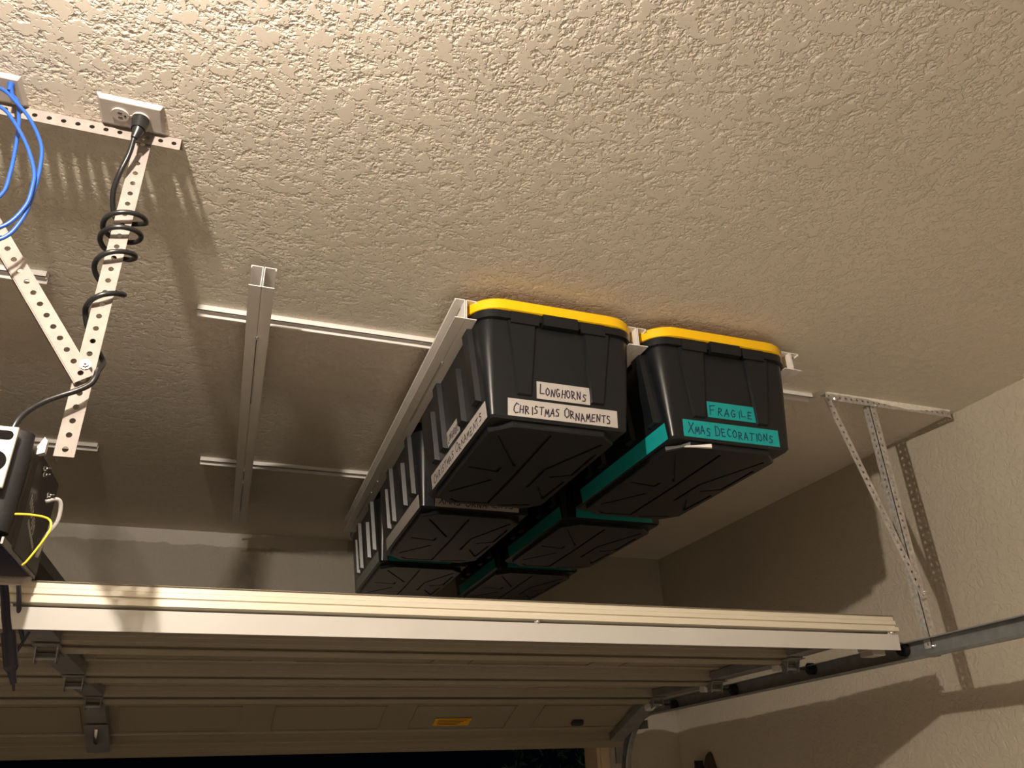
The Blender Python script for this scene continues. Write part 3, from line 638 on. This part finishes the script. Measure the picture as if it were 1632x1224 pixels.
loft(m, rings); m.build('rear_cover', M['lens'], op, smooth=.5)
m = MB(); m.prism([(-.66, 1.262, .322), (-.345, 1.262, .322), (-.338, 1.275, .324), (-.336, 1.500, .322), (-.66, 1.500, .322)], (0, 0, -.006), (0, 0, 0)); m.build('bottom_tray', M['navy'], op, bevel=.0015)
m = MB(); m.box(-.3355, -.3325, 1.27, 1.505, .313, .323); m.build('tray_edge', M['galvd'], op)
m = MB(); m.prism([(-.66, 1.505, .300), (-.352, 1.505, .300), (-.340, 1.520, .310), (-.345, 1.545, .322), (-.66, 1.545, .322)], (0, 0, 0), (0, 0, .016)); o = m.build('light_lens', M['plate'], op, bevel=.004); o['label'] = 'cream lens strip along the lower front edge'
# zinc top bracket with oval slots, seen above the rear cover
m = MB(); zt0 = .485
def slotplate(mb, x0_, x1_, y, z0_, z1_, slots):
    mb.box(x0_, x1_, y, y+.003, z0_, z1_)
m.box(-.66, -.343, 1.236, 1.242, .385, .481); o = m.build('chassis_plate', M['bracket'], op, bevel=.002)
for zc_, hh in ((.4665, .0068), (.425, .016)):
    s_ = MB(); L_ = []
    for k in range(12):
        a = math.radians(-90+180*k/11); L_.append((-.3475-hh+hh*math.cos(a), 0, zc_+hh*math.sin(a)))
    L_ += [(-.62, 0, zc_+hh), (-.62, 0, zc_-hh)]
    s_.prism(L_, (0, 1.2345, 0), (0, 1.2365, 0)); s_.build('vent_slot', M['slot'], op)
m = MB(); m.prism([(-.341, 1.318, .466), (-.322, 1.318, .474), (-.322, 1.318, .494), (-.327, 1.318, .500)], (0, 0, 0), (0, .012, 0)); o = m.build('hanger_tab', M['bracket'], op); 
m = MB(); m.tube([(-.322, 1.40, .418), (-.306, 1.402, .424), (-.300, 1.41, .415), (-.302, 1.42, .390), (-.316, 1.43, .366), (-.324, 1.44, .335)], .0026, sub=5, flat=1.3); m.build('bracket_strap', M['greyprint'], op, smooth=True)
for p in ((-.328, 1.365, .463), (-.328, 1.372, .455), (-.320, 1.395, .428)): bolt(op, p, (1, -.2, 0), r=.0035, h=.005)
m = MB(); rnd = random.Random(9)                      # illegible pale side print
for k in range(9):
    y = 1.345+k*.0075; z = .402-k*.004
    m.box(-.3302, -.3296, y, y+.003, z-.004-rnd.random()*.006, z+.010)
    if k % 2: m.box(-.3302, -.3296, y, y+.006, z+.001, z+.004)
for k in range(12):
    y = 1.362+k*.006; z = .372-k*.0022; m.box(-.3302, -.3296, y, y+.0035, z-.004, z+.004)
m.build('side_print', M['greyprint'], op)
m = MB(); m.tube([(-.360, 1.245, .342), (-.338, 1.270, .356), (-.312, 1.285, .362), (-.290, 1.30, .362), (-.283, 1.30, .349), (-.288, 1.30, .330), (-.303, 1.305, .300), (-.310, 1.31, .292)], .0017, sub=8, n=8); o = m.build('antenna_wire', M['ywire'], op, smooth=True); o['label'] = 'thin yellow antenna wire loop'

er = thing('release_cord', 'navy black release handle hanging on its cord below the opener', 'handle', (-.36, 1.62, .2))
m = MB(); m.tube([(-.412, 1.62, .345), (-.398, 1.62, .305), (-.388, 1.62, .270), (-.376, 1.62, .235)], .0072, sub=4); m.build('cord', M['navy'], er, smooth=True)
m = MB(); m.cyl((-.378, 1.62, .243), (-.360, 1.62, .185), .0115, 16); m.cyl((-.360, 1.62, .185), (-.358, 1.62, .178), .0115, 16, .008); m.build('grip', M['navy'], er, smooth=.6)
m = MB(); m.cyl((-.3585, 1.62, .180), (-.350, 1.62, .158), .007, 14, .0048); m.cyl((-.350, 1.62, .158), (-.347, 1.62, .146), .0022, 10); m.build('tip', M['navy'], er, smooth=.6)
m = MB(); m.tube([(-.350, 1.64, .247), (-.362, 1.63, .205), (-.364, 1.62, .190)], .0028, sub=4); m.build('side_rod', M['navy'], er, smooth=True)

# ------------------------------------------------------------------ outlets, cord and cables
def wall_plate(name, label, x0_, x1_, y0_, y1_, duplex):
    t = thing(name, label, 'outlet', ((x0_+x1_)/2, (y0_+y1_)/2, H))
    m = MB(); e = .006; z1 = H-.0003; z0_ = H-.009
    m.add([(x0_, y0_, z1), (x1_, y0_, z1), (x1_, y1_, z1), (x0_, y1_, z1), (x0_+e, y0_+e, z0_), (x1_-e, y0_+e, z0_), (x1_-e, y1_-e, z0_), (x0_+e, y1_-e, z0_)],
          [(0, 1, 2, 3), (7, 6, 5, 4), (0, 4, 5, 1), (1, 5, 6, 2), (2, 6, 7, 3), (3, 7, 4, 0)])
    m.build('cover_plate', M['plate'], t, bevel=.0015)
    if duplex:
        for cx_ in (x0_+.041, x0_+.079):
            s_ = MB(); s_.cyl((cx_, (y0_+y1_)/2, z0_-.0035), (cx_, (y0_+y1_)/2, z0_+.001), .0165, 24); f_ = s_.build('socket', M['plate'], t)
            s_ = MB()
            for yy in (-.006, .006): s_.box(cx_-.004, cx_+.004, (y0_+y1_)/2+yy-.001, (y0_+y1_)/2+yy+.001, z0_-.0040, z0_-.0034)
            s_.cyl((cx_+.009, (y0_+y1_)/2, z0_-.0040), (cx_+.009, (y0_+y1_)/2, z0_-.0034), .0022, 10); s_.build('socket_slots', M['slot'], f_)
    for cx_ in ((x0_+x1_)/2,):
        s_ = MB(); s_.cyl((cx_, (y0_+y1_)/2, z0_-.0015), (cx_, (y0_+y1_)/2, z0_+.001), .003, 12); s_.build('screw', M['plate'], t)
    return t
wall_plate('power_outlet', 'white ceiling outlet with a black plug in its right socket', -.384, -.262, 1.266, 1.343, True)
wall_plate('network_outlet', 'white ceiling plate cut by the left edge, blue cable plugged in', -.640, -.512, 1.268, 1.343, False)

cordt = thing('power_cable', 'black power cord from the ceiling outlet, wound round the hanger post', 'cord', (-.305, 1.305, 1.18))
m = MB(); m.cyl((-.305, 1.3045, 1.1865), (-.305, 1.3045, 1.160), .0165, 18, .0135); m.cyl((-.305, 1.3045, 1.160), (-.309, 1.306, 1.138), .0115, 16, .006); m.build('plug', M['cord'], cordt, smooth=.7)
def wrap(z0_, z1_, x, y, rx, ry, a0, a1, n):
    return [(x+rx*math.cos(math.radians(a0+(a1-a0)*k/n)), y+ry*math.sin(math.radians(a0+(a1-a0)*k/n)), z0_+(z1_-z0_)*k/n) for k in range(n+1)]
cp = [(-.309, 1.306, 1.142), (-.314, 1.322, 1.110), (-.326, 1.340, 1.070), (-.334, 1.366, 1.035), (-.332, 1.380, 1.000), (-.300, 1.395, .975)]
PX, PY = -.302, 1.368
keys = [(40, .996), (-180, .957), (-350, .952), (-530, .928), (-720, .903), (-900, .862), (-1080, .814), (-1270, .762), (-1430, .658)]
cp = cp[:-2]+[(-.322, 1.398, 1.000)]
for (a0, z0_), (a1, z1_) in zip(keys, keys[1:]):
    for k in range(6):
        a = math.radians(a0+(a1-a0)*k/6); z = z0_+(z1_-z0_)*k/6; f = (z-.66)/.33
        cp.append((PX+(.022+.014*f)*math.cos(a), PY-.003*f+(.026+.010*f)*math.sin(a), z))
cp += [(-.281, 1.345, .640), (-.279, 1.332, .625), (-.284, 1.328, .606), (-.300, 1.324, .590), (-.322, 1.320, .575), (-.343, 1.312, .556), (-.358, 1.300, .532), (-.364, 1.290, .510), (-.366, 1.286, .488)]
m = MB(); m.tube(cp, .0050, n=10, sub=5); m.build('cord_run', M['cord'], cordt, smooth=True)

bc = thing('network_cable', 'looped blue network cable hanging from the ceiling plate at left', 'cable', (-.53, 1.28, 1.15))
def cable(pts, r=.0034):
    m = MB(); m.tube(pts, r, n=10, sub=8); return m.build('cable_loop', M['blue'], bc, smooth=True)
cable([(-.530, 1.285, 1.190), (-.522, 1.285, 1.165), (-.508, 1.28, 1.146), (-.495, 1.28, 1.098), (-.487, 1.28, 1.044), (-.481, 1.28, .979), (-.484, 1.28, .926), (-.52, 1.27, .87), (-.58, 1.26, .85)])
cable([(-.60, 1.265, 1.165), (-.535, 1.26, 1.152), (-.503, 1.26, 1.127), (-.470, 1.26, 1.090), (-.442, 1.26, 1.039), (-.433, 1.26, .993), (-.430, 1.26, .936), (-.434, 1.26, .870), (-.456, 1.26, .823), (-.52, 1.26, .80)])
cable([(-.58, 1.255, 1.12), (-.519, 1.25, 1.099), (-.490, 1.25, 1.070), (-.460, 1.25, 1.024), (-.437, 1.25, .973), (-.431, 1.25, .938), (-.433, 1.252, .891), (-.458, 1.252, .842), (-.52, 1.25, .82)])
m = MB(); m.cyl((-.530, 1.285, 1.191), (-.529, 1.285, 1.172), .006, 12, .0045); m.build('connector', M['blue'], bc, smooth=.6)

# bare lamp holder above the bulb (over the viewer, outside the picture)
lt = thing('lamp_holder', 'white ceiling lamp holder above and behind the viewer', 'lamp', (-.43, .28, H))
m = MB(); m.cyl((-.43, .28, H-.0005), (-.43, .28, H-.022), .055, 28, .048); m.cyl((-.43, .28, H-.022), (-.43, .28, H-.055), .024, 20, .02); m.build('base', M['plate'], lt, smooth=.6)

# ------------------------------------------------------------------ coat on the right wall, shrub outside
ct = thing('hanging_coat', 'brown and black coat peak on the right wall, cut by the bottom edge', 'coat', (2.52, 4.07, .06))
m = MB()
rg = []
for z, wy, wx in ((.062, .006, .010), (.045, .022, .026), (0, .040, .040), (-.12, .085, .060), (-.35, .14, .08), (-.70, .19, .09), (-1.0, .21, .09)):
    rg.append([(2.547-abs(math.sin(math.radians(a)))*wx*(1+.12*math.sin(a*.1)), 4.045+wy*math.cos(math.radians(a)), z) for a in range(0, 181, 15)]+[(2.549, 4.045, z)])
loft(m, rg); m.build('shell', M['brown'], ct, smooth=.8)
m = MB(); rg = []
for z, wy in ((.022, .006), (-.01, .03), (-.12, .08), (-.40, .12), (-.9, .13)):
    rg.append([(2.515-abs(math.sin(math.radians(a)))*.04, 4.105+wy*math.cos(math.radians(a)), z) for a in range(0, 181, 20)]+[(2.53, 4.105, z)])
loft(m, rg); m.build('lining', M['cord'], ct, smooth=.8)

sh = thing('shrub', 'dark leafy shrub outside in the night, seen past the door bottom', 'shrub', (3.1, 7.3, -1.8))
m = MB(); rnd = random.Random(5)
for k in range(900):
    a, b_ = rnd.uniform(0, 2*math.pi), rnd.uniform(-1, 1); r = rnd.uniform(.6, 1)**.5
    p = Vector((3.05+.75*r*math.cos(a)*math.sqrt(1-b_*b_), 7.3+.6*r*math.sin(a)*math.sqrt(1-b_*b_), -.45+.85*r*b_))
    u = Vector((rnd.uniform(-1, 1), rnd.uniform(-1, 1), rnd.uniform(-1, 1))).normalized(); v = u.orthogonal().normalized(); n_ = u.cross(v)*.006
    m.add([p-u*.045, p+v*.02, p+u*.045, p-v*.02+n_], [(0, 1, 2), (0, 2, 3)])
o = m.build('foliage', M['leaf'], sh); o['kind'] = 'stuff'
m = MB(); m.tube([(3.1, 7.3, -ZC-.02), (3.08, 7.3, -1.3), (3.05, 7.3, -.6)], .03, sub=3); m.build('stem', M['brown'], sh)

for o in list(bpy.data.objects):
    if '_b' in o: del o['_b']
